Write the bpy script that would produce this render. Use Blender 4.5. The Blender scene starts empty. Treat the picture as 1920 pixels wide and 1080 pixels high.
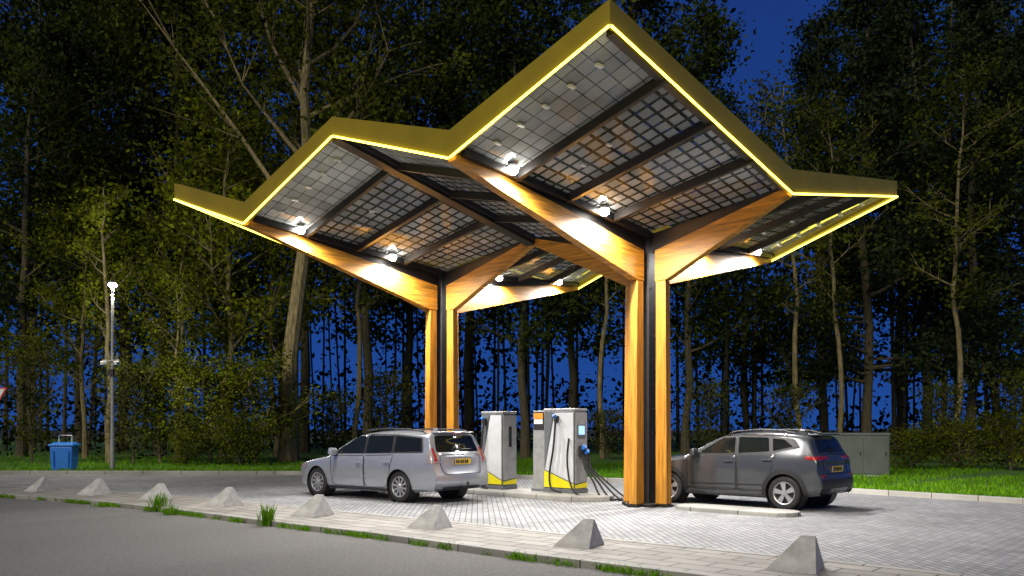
import bpy, math, random
import numpy as np
from mathutils import Vector, Matrix
from mathutils.bvhtree import BVHTree
random.seed(11)
S = bpy.context.scene; COL = S.collection
V = Vector; PI = math.pi
F = 1579.0; HC = 1.58; HZ = 805.0
def gp(px, py, z=0.0):
    Y = F*(HC-z)/(py-HZ); return V(((px-960)*Y/F, Y, z))
U = V((-0.7355, 0.6774, 0)).normalized(); N = V((-U.y, U.x, 0))      # N points to the road side
CR = V((2.80, 17.44, 0)); PHI = math.atan2(U.y, U.x)
def loc(a, y, z=0): return CR + U*a + N*y + V((0, 0, z))

# ------------------------------------------------------------------ materials
def mat(name, col, rough=.6, metal=0, var=.25, scale=6, bump=0, bscale=60, emit=None, es=0, spec=.5, coat=0, stretch=None, coords='Object', trans=0):
    m = bpy.data.materials.new(name); m.use_nodes = True
    nt = m.node_tree; b = nt.nodes['Principled BSDF']; L = nt.links.new
    b.inputs['Roughness'].default_value = rough; b.inputs['Metallic'].default_value = metal
    b.inputs['Specular IOR Level'].default_value = spec; b.inputs['Coat Weight'].default_value = coat
    tc = nt.nodes.new('ShaderNodeTexCoord'); mp = nt.nodes.new('ShaderNodeMapping'); L(tc.outputs[coords], mp.inputs[0])
    if stretch: mp.inputs['Scale'].default_value = stretch
    n = nt.nodes.new('ShaderNodeTexNoise'); n.inputs['Scale'].default_value = scale; n.inputs['Detail'].default_value = 6
    L(mp.outputs[0], n.inputs[0])
    r = nt.nodes.new('ShaderNodeValToRGB'); c = V(col[:3])
    r.color_ramp.elements[0].position = .3; r.color_ramp.elements[1].position = .7
    r.color_ramp.elements[0].color = (*(c*(1-var)), 1); r.color_ramp.elements[1].color = (*(c*(1+var)), 1)
    L(n.outputs[0], r.inputs[0]); L(r.outputs[0], b.inputs['Base Color'])
    if bump:
        n2 = nt.nodes.new('ShaderNodeTexNoise'); n2.inputs['Scale'].default_value = bscale; n2.inputs['Detail'].default_value = 4
        L(mp.outputs[0], n2.inputs[0]); bp = nt.nodes.new('ShaderNodeBump'); bp.inputs['Strength'].default_value = bump
        bp.inputs['Distance'].default_value = .02; L(n2.outputs[0], bp.inputs['Height']); L(bp.outputs[0], b.inputs['Normal'])
    if emit:
        b.inputs['Emission Color'].default_value = (*emit, 1); b.inputs['Emission Strength'].default_value = es
    return m
def brickmat(name, c1, c2, mortar, bw, rh, ms, rot, rough=.75, off=.5, big=.3):
    m = bpy.data.materials.new(name); m.use_nodes = True; nt = m.node_tree; b = nt.nodes['Principled BSDF']; L = nt.links.new
    tc = nt.nodes.new('ShaderNodeTexCoord'); mp = nt.nodes.new('ShaderNodeMapping'); mp.inputs['Rotation'].default_value = (0, 0, rot)
    L(tc.outputs['Object'], mp.inputs[0])
    k = nt.nodes.new('ShaderNodeTexBrick'); L(mp.outputs[0], k.inputs[0]); k.offset = off
    for s, v in (('Scale', 1), ('Brick Width', bw), ('Row Height', rh), ('Mortar Size', ms), ('Mortar Smooth', .2)): k.inputs[s].default_value = v
    k.inputs['Color1'].default_value = (*c1, 1); k.inputs['Color2'].default_value = (*c2, 1); k.inputs['Mortar'].default_value = (*mortar, 1)
    n = nt.nodes.new('ShaderNodeTexNoise'); n.inputs['Scale'].default_value = .6; n.inputs['Detail'].default_value = 8; n.inputs['Roughness'].default_value = .65
    L(tc.outputs['Object'], n.inputs[0])
    r = nt.nodes.new('ShaderNodeMapRange'); r.inputs[1].default_value = .3; r.inputs[2].default_value = .7; r.inputs[3].default_value = 1-big; r.inputs[4].default_value = 1+big*.6
    L(n.outputs[0], r.inputs[0])
    mx = nt.nodes.new('ShaderNodeMix'); mx.data_type = 'RGBA'; mx.blend_type = 'MULTIPLY'; mx.inputs[0].default_value = 1
    L(k.outputs[0], mx.inputs[6]); L(r.outputs[0], mx.inputs[7]); L(mx.outputs[2], b.inputs['Base Color'])
    bp = nt.nodes.new('ShaderNodeBump'); bp.inputs['Strength'].default_value = .6; bp.inputs['Distance'].default_value = .01
    iv = nt.nodes.new('ShaderNodeMath'); iv.operation = 'SUBTRACT'; iv.inputs[0].default_value = 1; L(k.outputs['Fac'], iv.inputs[1])
    L(iv.outputs[0], bp.inputs['Height']); L(bp.outputs[0], b.inputs['Normal']); b.inputs['Roughness'].default_value = rough
    return m
def leafmat(name, c1, c2, trans=.3):
    m = bpy.data.materials.new(name); m.use_nodes = True; nt = m.node_tree; L = nt.links.new
    nt.nodes.remove(nt.nodes['Principled BSDF']); out = nt.nodes['Material Output']
    g = nt.nodes.new('ShaderNodeNewGeometry'); tc = nt.nodes.new('ShaderNodeTexCoord')
    n = nt.nodes.new('ShaderNodeTexNoise'); n.inputs['Scale'].default_value = .5; n.inputs['Detail'].default_value = 3; L(tc.outputs['Object'], n.inputs[0])
    ad = nt.nodes.new('ShaderNodeMath'); ad.operation = 'MULTIPLY_ADD'; ad.inputs[1].default_value = .4; L(g.outputs['Random Per Island'], ad.inputs[0]); 
    sb = nt.nodes.new('ShaderNodeMath'); sb.operation = 'MULTIPLY_ADD'; sb.inputs[1].default_value = 2.3; sb.inputs[2].default_value = -.9; L(n.outputs[0], sb.inputs[0]); L(sb.outputs[0], ad.inputs[2])
    r = nt.nodes.new('ShaderNodeValToRGB'); r.color_ramp.elements[0].color = (*c1, 1); r.color_ramp.elements[1].color = (*c2, 1); L(ad.outputs[0], r.inputs[0])
    d = nt.nodes.new('ShaderNodeBsdfDiffuse'); L(r.outputs[0], d.inputs[0])
    if trans:
        t = nt.nodes.new('ShaderNodeBsdfTranslucent'); mx = nt.nodes.new('ShaderNodeMixShader'); mx.inputs[0].default_value = trans
        L(r.outputs[0], t.inputs[0]); L(d.outputs[0], mx.inputs[1]); L(t.outputs[0], mx.inputs[2]); L(mx.outputs[0], out.inputs[0])
    else: L(d.outputs[0], out.inputs[0])
    return m
M = {}
M['wood'] = mat('glulam_wood', (.48, .205, .018), .5, var=.5, scale=10, stretch=(.14, .14, 2.2), bump=.3, bscale=20)
M['woodv'] = mat('glulam_wood_upright', (.48, .205, .018), .5, var=.5, scale=10, stretch=(2.2, 2.2, .11), bump=.3, bscale=20)
M['steel'] = mat('dark_steel', (.022, .020, .019), .45, .3, var=.2)
M['fascia'] = mat('yellow_fascia', (.30, .225, .002), .5, var=.12, scale=1.5)
M['led'] = mat('yellow_led', (.9, .8, .1), .4, emit=(1, .84, .09), es=7)
M['glow'] = mat('lamp_glow', (1, 1, 1), .3, emit=(1, .98, .93), es=60)
M['white_fit'] = mat('white_fitting', (.75, .75, .75), .4, var=.05)
M['asphalt'] = mat('asphalt', (.145, .14, .132), .85, var=.26, scale=22, bump=.9, bscale=90)
M['concrete'] = mat('concrete', (.46, .45, .43), .85, var=.25, scale=7, bump=.4, bscale=60)
M['soil'] = mat('soil', (.035, .035, .018), .95, var=.4, scale=2, bump=.6, bscale=20)
M['turf'] = mat('turf', (.07, .17, .010), .95, var=.5, scale=3, bump=1, bscale=40)
M['paver'] = brickmat('brick_pavers', (.34, .34, .35), (.24, .245, .26), (.09, .09, .09), .21, .105, .010, -PHI+PI/4)
M['tile'] = brickmat('paving_tiles', (.34, .32, .285), (.24, .225, .20), (.06, .055, .045), .60, .30, .014, -PHI)
M['kerb'] = brickmat('kerb_stones', (.37, .36, .33), (.30, .29, .27), (.08, .08, .07), 1.0, 8, .012, -PHI)
M['rubber'] = mat('tyre_rubber', (.015, .015, .016), .8, var=.1)
M['alloy'] = mat('alloy', (.42, .42, .44), .35, .6, var=.05)
M['dark'] = mat('black_plastic', (.014, .014, .015), .55, var=.15)
M['glass'] = mat('car_glass', (.008, .010, .010), .05, 0, var=.1, spec=.4, coat=.1)
M['silver'] = mat('silver_paint', (.40, .42, .47), .26, .5, var=.03, coat=.8)
M['graphite'] = mat('graphite_paint', (.052, .056, .063), .24, .1, var=.04, coat=.7)
M['redlight'] = mat('red_lens', (.32, .010, .007), .2, var=.1, coat=.4)
M['clearlight'] = mat('clear_lens', (.40, .33, .33), .12, .4, var=.1, coat=.5)
M['plate'] = mat('yellow_plate', (.75, .48, .02), .4, var=.03)
M['ink'] = mat('plate_ink', (.02, .02, .02), .5)
M['blueband'] = mat('plate_blue', (.02, .06, .4), .5)
M['binblue'] = mat('blue_plastic', (.025, .20, .72), .4, var=.1)
M['galv'] = mat('galvanised_steel', (.34, .34, .335), .5, .3, var=.15)
M['cab'] = mat('cabinet_paint', (.075, .086, .073), .55, var=.18, scale=2)
M['chwhite'] = mat('charger_white', (.54, .55, .57), .35, var=.05)
M['chgrey'] = mat('charger_grey', (.12, .13, .14), .4, var=.08)
M['chyel'] = mat('charger_yellow', (.72, .62, .01), .4, var=.05)
M['chblue'] = mat('connector_blue', (.02, .18, .65), .4)
M['screen'] = mat('screen', (.2, .4, .6), .2, emit=(.35, .6, 1), es=1.2)
M['sorange'] = mat('sign_orange', (.6, .2, .02), .4, emit=(1, .30, .03), es=.6)
M['swhite'] = mat('sign_white', (.9, .9, .85), .4, emit=(1, .95, .8), es=1.2)
M['signred'] = mat('sign_red', (.6, .03, .03), .4)
M['signwhite'] = mat('sign_face', (.75, .75, .72), .4)
M['bark_pale'] = mat('pale_bark', (.20, .16, .078), .9, var=.5, scale=4, bump=1, bscale=12, stretch=(3, 3, .6))
M['bark_dark'] = mat('dark_bark', (.075, .062, .036), .9, var=.4, scale=4, bump=1, bscale=12, stretch=(3, 3, .6))
M['leaf_dark'] = leafmat('dark_leaves', (.006, .014, .004), (.062, .090, .020), .2)
M['leaf_olive'] = leafmat('olive_leaves', (.010, .018, .004), (.125, .145, .018), .2)
M['leaf_lit'] = leafmat('lit_yellow_green_leaves', (.016, .028, .003), (.225, .26, .018))  # lamplight on the foliage put into a brighter leaf colour
M['leaf_far_dim'] = leafmat('far_leaves_dimmed', (.004, .008, .005), (.026, .038, .015), 0)  # colour darkened in place of the light falling off with distance
M['needle'] = leafmat('dark_needles', (.006, .014, .007), (.055, .078, .032), .2)
M['blade'] = leafmat('grass_blades', (.07, .18, .006), (.19, .40, .02))

def solar_mat(name, c1, base, gapt, cell=.17, ms=.022):
    m = bpy.data.materials.new(name); m.use_nodes = True; nt = m.node_tree; b = nt.nodes['Principled BSDF']; L = nt.links.new; out = nt.nodes['Material Output']
    uv = nt.nodes.new('ShaderNodeUVMap'); uv.uv_map = 'UVMap'
    k = nt.nodes.new('ShaderNodeTexBrick'); k.offset = 0; L(uv.outputs[0], k.inputs[0])
    for s, v in (('Scale', 1), ('Brick Width', cell), ('Row Height', cell), ('Mortar Size', ms), ('Mortar Smooth', .1)): k.inputs[s].default_value = v
    c = V(c1)
    k.inputs['Color1'].default_value = (*c, 1); k.inputs['Color2'].default_value = (*(c*.66), 1); k.inputs['Mortar'].default_value = (.055, .052, .046, 1)
    w = nt.nodes.new('ShaderNodeTexWave'); w.inputs['Scale'].default_value = 9; L(uv.outputs[0], w.inputs[0])
    mr = nt.nodes.new('ShaderNodeMapRange'); mr.inputs[3].default_value = .75; mr.inputs[4].default_value = 1.1; L(w.outputs['Fac'], mr.inputs[0])
    tc = nt.nodes.new('ShaderNodeTexCoord')
    n = nt.nodes.new('ShaderNodeTexNoise'); n.inputs['Scale'].default_value = .5; n.inputs['Detail'].default_value = 1; L(tc.outputs['Object'], n.inputs[0])
    m2 = nt.nodes.new('ShaderNodeMapRange'); m2.inputs[1].default_value = .35; m2.inputs[2].default_value = .65; m2.inputs[3].default_value = .65; m2.inputs[4].default_value = 1.25; L(n.outputs[0], m2.inputs[0])
    mm = nt.nodes.new('ShaderNodeMath'); mm.operation = 'MULTIPLY'; L(mr.outputs[0], mm.inputs[0]); L(m2.outputs[0], mm.inputs[1])
    mx = nt.nodes.new('ShaderNodeMix'); mx.data_type = 'RGBA'; mx.blend_type = 'MULTIPLY'; mx.inputs[0].default_value = 1
    L(k.outputs[0], mx.inputs[6]); L(mm.outputs[0], mx.inputs[7]); L(mx.outputs[2], b.inputs['Base Color'])
    b.inputs['Roughness'].default_value = .07; b.inputs['Specular IOR Level'].default_value = .4
    t = nt.nodes.new('ShaderNodeBsdfTransparent'); s = nt.nodes.new('ShaderNodeMixShader')
    f = nt.nodes.new('ShaderNodeMath'); f.operation = 'MULTIPLY_ADD'; f.inputs[1].default_value = gapt-base; f.inputs[2].default_value = base; L(k.outputs['Fac'], f.inputs[0]); L(f.outputs[0], s.inputs[0])
    L(b.outputs[0], s.inputs[1]); L(t.outputs[0], s.inputs[2]); L(s.outputs[0], out.inputs[0])
    return m
M['solar'] = solar_mat('solar_cells', (.50, .52, .51), .18, .45, .25, .030)
M['solar_fine'] = solar_mat('solar_cells_fine', (.62, .64, .62), .15, .35, .25, .008)

# ------------------------------------------------------------------ mesh helper
class MB:
    def __init__(s): s.v = []; s.f = []; s.m = []; s.uv = None
    def face(s, pts, mi=0):
        i = len(s.v); s.v += [tuple(p) for p in pts]; s.f.append(tuple(range(i, i+len(pts)))); s.m.append(mi)
    def prism(s, pts, off, mi=0):
        n = len(pts); i = len(s.v); off = V(off)
        s.v += [tuple(p) for p in pts] + [tuple(V(p)+off) for p in pts]
        nrm = V((0, 0, 0))
        for k in range(n):
            a = V(pts[k]); b = V(pts[(k+1) % n]); nrm += a.cross(b)
        fl = nrm.dot(off) > 0
        lo = list(range(i, i+n)); hi = list(range(i+n, i+2*n))
        fs = [tuple(reversed(lo)), tuple(hi)] + [(lo[k], lo[(k+1) % n], hi[(k+1) % n], hi[k]) for k in range(n)]
        if not fl: fs = [tuple(reversed(f)) for f in fs]
        s.f += fs; s.m += [mi]*len(fs)
    def box(s, c, size, ax=None, mi=0, top=None):
        ax = ax or (V((1, 0, 0)), V((0, 1, 0)), V((0, 0, 1))); c = V(c); hx, hy, hz = size[0]/2, size[1]/2, size[2]/2
        t = top or (1, 1)
        p = [c+ax[0]*x*hx+ax[1]*y*hy-ax[2]*hz for x, y in ((-1, -1), (1, -1), (1, 1), (-1, 1))]
        q = [c+ax[0]*x*hx*t[0]+ax[1]*y*hy*t[1]+ax[2]*hz for x, y in ((-1, -1), (1, -1), (1, 1), (-1, 1))]
        i = len(s.v); s.v += [tuple(a) for a in p+q]
        s.f += [(i+3, i+2, i+1, i), (i+4, i+5, i+6, i+7)] + [(i+k, i+(k+1) % 4, i+4+(k+1) % 4, i+4+k) for k in range(4)]; s.m += [mi]*6
    def bar(s, a, b, w, h, mi=0, up=(0, 0, 1)):
        a = V(a); b = V(b); d = (b-a); l = d.length; d.normalize(); x = d.cross(V(up)).normalized(); z = x.cross(d)
        s.box((a+b)/2, (w, l, h), (x, d, z), mi)
    def tube(s, pts, rad, n=8, mi=0, cap=True):
        pts = [V(p) for p in pts]; K = len(pts)
        if not hasattr(rad, '__len__'): rad = [rad]*K
        base = len(s.v); ref = V((1, .13, .07))
        for k in range(K):
            d = (pts[min(k+1, K-1)]-pts[max(k-1, 0)])
            if d.length < 1e-9: d = V((0, 0, 1))
            d.normalize(); r = ref if abs(d.dot(ref.normalized())) < .9 else V((0, 1, 0))
            x = d.cross(r).normalized(); y = d.cross(x)
            for j in range(n):
                t = 2*PI*j/n; s.v.append(tuple(pts[k]+(x*math.cos(t)+y*math.sin(t))*rad[k]))
        for k in range(K-1):
            for j in range(n):
                a = base+k*n+j; b = base+k*n+(j+1) % n; s.f.append((a, b, b+n, a+n)); s.m.append(mi)
        if cap:
            s.f.append(tuple(base+j for j in reversed(range(n)))); s.f.append(tuple(base+(K-1)*n+j for j in range(n))); s.m += [mi, mi]
    def lathe(s, prof, n=32, axis='z', mi=0, c=(0, 0, 0)):
        base = len(s.v); K = len(prof); c = V(c)
        for r, h in prof:
            for j in range(n):
                t = 2*PI*j/n; x, y = r*math.cos(t), r*math.sin(t)
                s.v.append(tuple(c+(V((x, y, h)) if axis == 'z' else V((x, h, y)))))
        for k in range(K-1):
            for j in range(n):
                a = base+k*n+j; b = base+k*n+(j+1) % n; s.f.append((a, b, b+n, a+n)); s.m.append(mi)
    def leaf(s, p, size, mi=0, rnd=random):
        a = rnd.uniform(0, 2*PI); z = rnd.uniform(-1, 1); q = math.sqrt(1-z*z); d = V((q*math.cos(a), q*math.sin(a), z))
        e = d.cross(V((rnd.uniform(-1, 1), rnd.uniform(-1, 1), rnd.uniform(-1, 1)))); 
        if e.length < 1e-4: return
        e.normalize(); sz = size*rnd.uniform(.6, 1.35); p = V(p)
        s.face((p-d*sz*.5, p+e*sz*.3, p+d*sz*.5, p-e*sz*.3), mi)
    def build(s, name, m, parent=None, smooth=False, bevel=0, matrix=None):
        me = bpy.data.meshes.new(name); me.from_pydata(s.v, [], s.f)
        ms = m if isinstance(m, (list, tuple)) else [m]
        for x in ms: me.materials.append(M[x] if isinstance(x, str) else x)
        if len(ms) > 1: me.polygons.foreach_set('material_index', s.m)
        if s.uv:
            l = me.uv_layers.new(name='UVMap')
            for lp in me.loops: l.data[lp.index].uv = s.uv[lp.vertex_index]
        if smooth:
            me.polygons.foreach_set('use_smooth', [True]*len(me.polygons)); me.set_sharp_from_angle(angle=math.radians(38))
        me.update(); o = bpy.data.objects.new(name, me); COL.objects.link(o)
        if parent: o.parent = parent
        if bevel:
            b = o.modifiers.new('bevel', 'BEVEL'); b.width = bevel; b.segments = 2; b.limit_method = 'ANGLE'
        return o
def tag(o, label=None, cat=None, group=None, kind=None):
    if label: o['label'] = label
    if cat: o['category'] = cat
    if group: o['group'] = group
    if kind: o['kind'] = kind
    return o
def empty(name, l, rz=0):
    o = bpy.data.objects.new(name, None); COL.objects.link(o); o.location = l; o.rotation_euler = (0, 0, rz); o.empty_display_size = .2; return o
def copy_tree(o, parent=None):
    c = o.copy(); COL.objects.link(c); c.parent = parent
    for ch in list(o.children): copy_tree(ch, c)
    return c

# ------------------------------------------------------------------ ground
PL = [V(p).to_3d() for p in ((26, -12.5), (14, -1), (6, 6.55), (3.10, 9.24), (.88, 11.1), (-1.29, 13.13), (-3.55, 14.95), (-5.77, 16.86), (-7.8, 18.45), (-9.8, 19.75), (-11.7, 20.85), (-17, 23.6), (-32, 29), (-60, 36))]
FK = [V(p).to_3d() for p in ((30, -5), (16, 11.2), (10.8, 17.8), (8.4, 20.8), (5.9, 23.2), (3.3, 25.0), (-1, 27.6), (-4, 28.8), (-7.4, 29.4), (-17.9, 29.6), (-32, 33.5), (-60, 40))]
def offs(line, d):
    o = []
    for i, p in enumerate(line):
        t = (line[min(i+1, len(line)-1)]-line[max(i-1, 0)]).normalized(); o.append(p+V((-t.y, t.x, 0))*d)
    return o
def ribbon(mb, A, B, z0, z1):
    for i in range(len(A)-1):
        q = [A[i], A[i+1], B[i+1], B[i]]
        mb.prism([p+V((0, 0, z0)) for p in q], (0, 0, z1-z0))
def sheet(name, pts, z, m):
    mb = MB(); mb.face([V((p[0], p[1], z)) for p in pts]); o = mb.build(name, m); tag(o, kind='structure')
    if o.data.polygons[0].normal.z < 0: o.data.flip_normals()
    return o
sheet('ground', [(-900, -300), (900, -300), (900, 1500), (-900, 1500)], -.03, 'soil')
e = offs(PL, 1.20)
sheet('road', e+[V((-80, 20, 0)), V((-80, -60, 0)), V((40, -60, 0))], -.004, 'asphalt')
sheet('charging_lane', offs(PL, -.85)+list(reversed(FK)), 0, 'paver')
mb = MB(); ribbon(mb, offs(PL, 1.02), offs(PL, -.70), -.03, .05); tag(mb.build('pavement', 'tile'), kind='structure')
mb = MB(); ribbon(mb, offs(PL, 1.13), offs(PL, 1.02), -.03, .075); tag(mb.build('road_kerb', 'kerb', bevel=.012), kind='structure')
mb = MB(); ribbon(mb, offs(PL, -.70), offs(PL, -.83), -.03, .06); tag(mb.build('lane_kerb', 'kerb', bevel=.012), kind='structure')
mb = MB(); ribbon(mb, FK, offs(FK, -.16), -.03, .12); tag(mb.build('far_kerb', 'kerb', bevel=.015), kind='structure')
gb = offs(FK, -.16)
sheet('lawn', gb+[V((-120, 60, 0)), V((-120, 140, 0)), V((140, 140, 0)), V((140, -5, 0))], .09, 'turf')
def capsule(a0, a1, w0, w1, z0, z1):
    ym = (w0+w1)/2; r = (w1-w0)/2; pts = []
    for k in range(9): t = PI/2+PI*k/8; pts.append(loc(a0+r+r*math.cos(t), ym+r*math.sin(t), z0))
    for k in range(9): t = -PI/2+PI*k/8; pts.append(loc(a1-r+r*math.cos(t), ym+r*math.sin(t), z0))
    m = MB(); m.prism(pts, (0, 0, z1-z0)); return m
tag(capsule(-3.25, -.75, -.40, .40, -.02, .08).build('traffic_island', 'kerb', bevel=.02), kind='structure')
tag(capsule(1.2, 6.2, -.98, .35, -.02, .12).build('charger_island', 'kerb', bevel=.03), kind='structure')

def blades(name, pts, hmin, hmax, w, lean=.3):
    m = MB()
    for p in pts:
        h = random.uniform(hmin, hmax); a = random.uniform(0, 2*PI); d = V((math.cos(a), math.sin(a), 0)); l = V((random.gauss(0, lean), random.gauss(0, lean), 0))*h
        p = V(p); m.face((p-d*w, p+d*w, p+d*w*.5+l*.4+V((0, 0, h*.6)), p+l+V((0, 0, h))))
    return m.build(name, 'blade')
pts = []
A, B = offs(PL, 1.12), offs(PL, 1.27)
for i in range(2, len(A)-3):
    L_ = (A[i+1]-A[i]).length
    for k in range(int(L_*400)):
        t = random.random(); q = random.random()**2; p = A[i].lerp(A[i+1], t).lerp(B[i].lerp(B[i+1], t), q)
        dens = .20+.4*math.sin(p.x*1.9)+.55*math.sin(p.x*5.3+1)+.45*math.sin(p.x*13)
        if random.random() < dens+.08: pts.append(p)
tag(blades('kerb_grass', pts, .02, .10, .007, .45), 'thin line of grass growing along the road side kerb', 'grass', kind='stuff')
pts = []
for k in range(34000):
    i = random.randint(1, len(FK)-3); t = random.random(); d = .2+random.random()**1.6*14
    p = FK[i].lerp(FK[i+1], t); tt = (FK[i+1]-FK[i]).normalized(); p = p+V((tt.y, -tt.x, 0))*d; p.z = .09
    pts.append(p)
tag(blades('lawn_grass', pts, .05, .16, .02), 'mown green grass behind the far kerb, bright near the canopy', 'grass', kind='stuff')
tl = [(500, 985, .40, .06, 'tall grass tuft at the kerb between the two middle left blocks'), (297, 958, .40, .07, 'tall grass tuft just in front of the third block from left'), (322, 965, .2, .08, 'short grass tuft right of the tall tuft by third block'), (195, 950, .12, .08, 'low grass tuft below the second block from left')]
for px, py, h, sp, lb in tl:
    c = gp(px, py); o = blades('grass_tuft', [V((random.gauss(0, sp), random.gauss(0, sp), 0)) for k in range(120)], h*.35, h, .006, .16); o.location = c
    tag(o, lb, 'plant')

# ------------------------------------------------------------------ concrete blocks
bl = ['largest concrete block, at the lower right corner of the pavement', 'concrete block second from the right on the pavement', 'concrete block third from the right, left of the front column', 'concrete block fourth from the right, below the silver car',
      'concrete block fourth from the left on the pavement strip', 'concrete block third from the left, behind a tall grass tuft', 'concrete block second from the left on the pavement strip', 'smallest concrete block, farthest left on the pavement']
for k, lb in enumerate(bl):
    p = PL[3+k]; m = MB(); q = .265
    lo = [V((-q, -q, 0)), V((q, -q, 0)), V((q, q, 0)), V((-q, q, 0))]; hi = [V((-.21, -.05, .36)), V((-.06, -.05, .36)), V((-.06, -.025, .36)), V((-.21, -.025, .36))]
    m.v = [tuple(a) for a in lo+hi]; m.f = [(3, 2, 1, 0), (4, 5, 6, 7)]+[(j, (j+1) % 4, 4+(j+1) % 4, 4+j) for j in range(4)]; m.m = [0]*6
    o = m.build('concrete_block', 'concrete', bevel=.005); o.location = p+V((0, 0, .05)); o.rotation_euler.z = PHI+random.uniform(-.08, .08)+.25; o.scale = [random.uniform(.96, 1.05)]*3
    tag(o, lb, 'concrete block', 'concrete blocks spaced along the pavement')

# ------------------------------------------------------------------ canopy
AU, BV = 3.125, 5.60
can = empty('charging_canopy', CR, PHI)
tag(can, 'large zigzag canopy with yellow lit edges, timber beams and solar glass over the chargers', 'canopy')
ZC, ZV, ZP = 5.62, 6.02, 7.10
LV, LP = 5.885, 6.975
centers = [0.0, 2*AU]
for a0 in centers:
    m = MB(); m.box((a0, 0, 2.82), (.26, .26, 5.64)); m.box((a0, 0, .03), (.7, .7, .06))
    for sx in (-1, 1):
        for k in range(9): m.tube([(a0+sx*.132, 0, .5+k*.5), (a0+sx*.145, 0, .5+k*.5)], .014, 6); m.tube([(a0, sx*.132, .5+k*.5), (a0, sx*.145, .5+k*.5)], .014, 6)
    m.build('steel_column', 'steel', can, bevel=.006)
    for d, Ln in ((V((1, 0, 0)), AU), (V((-1, 0, 0)), AU), (V((0, 1, 0)), BV), (V((0, -1, 0)), BV)):
        sd = V((-d.y, d.x, 0)); c0 = V((a0, 0, 0))
        lo = []
        for z, r0, r1, w in ((.06, .26, .53, .095), (4.60, .26, .49, .085)):
            lo.append([c0+d*r0-sd*w+V((0, 0, z)), c0+d*r1-sd*w+V((0, 0, z)), c0+d*r1+sd*w+V((0, 0, z)), c0+d*r0+sd*w+V((0, 0, z))])
        m = MB(); m.v = [tuple(p) for p in lo[0]+lo[1]]; m.f = [(3, 2, 1, 0), (4, 5, 6, 7)]+[(j, (j+1) % 4, 4+(j+1) % 4, 4+j) for j in range(4)]; m.m = [0]*6
        m.build('column_leg', 'woodv', can, bevel=.012)
        m = MB(); m.box(c0+d*.395+V((0, 0, .03)), (.32, .24, .05), (d, sd, V((0, 0, 1)))); m.build('column_shoe', 'steel', can)
        E = Ln-.05
        m = MB(); m.prism([c0+d*r-sd*.09+V((0, 0, z)) for r, z in ((.24, 4.606), (.50, 4.606), (E, 5.83), (E, 6.0), (.24, 5.24))], sd*.18); m.build('roof_beam', 'wood', can, bevel=.012)
        m = MB(); m.prism([c0+d*r-sd*.04+V((0, 0, z)) for r, z in ((.14, 5.21), (E, 6.004), (E, 6.03), (.14, 5.60))], sd*.08); m.build('valley_gutter', 'steel', can)
    for su in (-1, 1):
        for sv in (-1, 1):
            def q(s, t, dz=0):
                z = ZC*(1-s)*(1-t)+ZV*s*(1-t)+ZV*(1-s)*t+ZP*s*t
                return V((a0+su*s*AU, sv*t*BV, z+dz))
            for k in range(4):
                m = MB(); m.uv = []; n1, n2 = 6, 3
                s0, s1, t0, t1 = .03, .985, .012+k*.25*.98, .25*.98*(k+1)
                for i in range(n1+1):
                    for j in range(n2+1):
                        s = s0+(s1-s0)*i/n1; t = t0+(t1-t0)*j/n2; m.v.append(tuple(q(s, t))); m.uv.append((s*AU, t*BV))
                for i in range(n1):
                    for j in range(n2):
                        a = i*(n2+1)+j; m.f.append((a, a+1, a+n2+2, a+n2+1)); m.m.append(0)
                m.build('solar_panel', 'solar_fine' if k == 3 else 'solar', can)
            for t in (.25, .5, .75):
                m = MB(); t_ = t*.98+.003
                for i in range(6):
                    m.bar(q(.03+.95*i/6, t_, -.075), q(.03+.95*(i+1)/6+.004, t_, -.075), .09, .14)
                m.build('roof_rail', 'steel', can)
            m = MB()
            for i in range(6): m.bar(q(.045, .03+.94*i/6, -.08), q(.045, .03+.94*(i+1)/6, -.08), .10, .12)
            m.build('edge_rail', 'steel', can)
            m = MB()
            for i in range(6): m.bar(q(.96, .03+.94*i/6, -.06), q(.96, .03+.94*(i+1)/6, -.06), .12, .10)
            m.build('edge_rail', 'steel', can)
            if su < 0:
                for i in range(5):
                    m = MB(); m.box(q(.17+.16*i, .90, -.03), (.07, .13, .035)); m.build('junction_box', 'white_fit', can)
                for i, (s, t) in enumerate(((.3, .6), (.5, .62))):
                    m = MB(); m.box(q(s, t, -.03), (.06, .11, .035)); m.build('junction_box', 'white_fit', can)
for sv in (-1, 1):
    m = MB(); m.bar((AU, sv*.1, 5.93), (AU, sv*(BV-.1), 6.98), .24, .20); m.build('ridge_beam', 'steel', can)
loop = []
for a in (-AU, 0, AU, 2*AU, 3*AU): loop.append((a, BV))
loop.append((3*AU, 0))
for a in (3*AU, 2*AU, AU, 0, -AU): loop.append((a, -BV))
loop.append((-AU, 0))
def isP(p): return abs((p[0]/AU) % 2-1) < .01 and abs(abs(p[1])-BV) < .01
def inset(p, d):
    x, y = p
    if abs(x+AU) < .01: x += d
    if abs(x-3*AU) < .01: x -= d
    if abs(y-BV) < .01: y -= d
    if abs(y+BV) < .01: y += d
    return x, y
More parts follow.
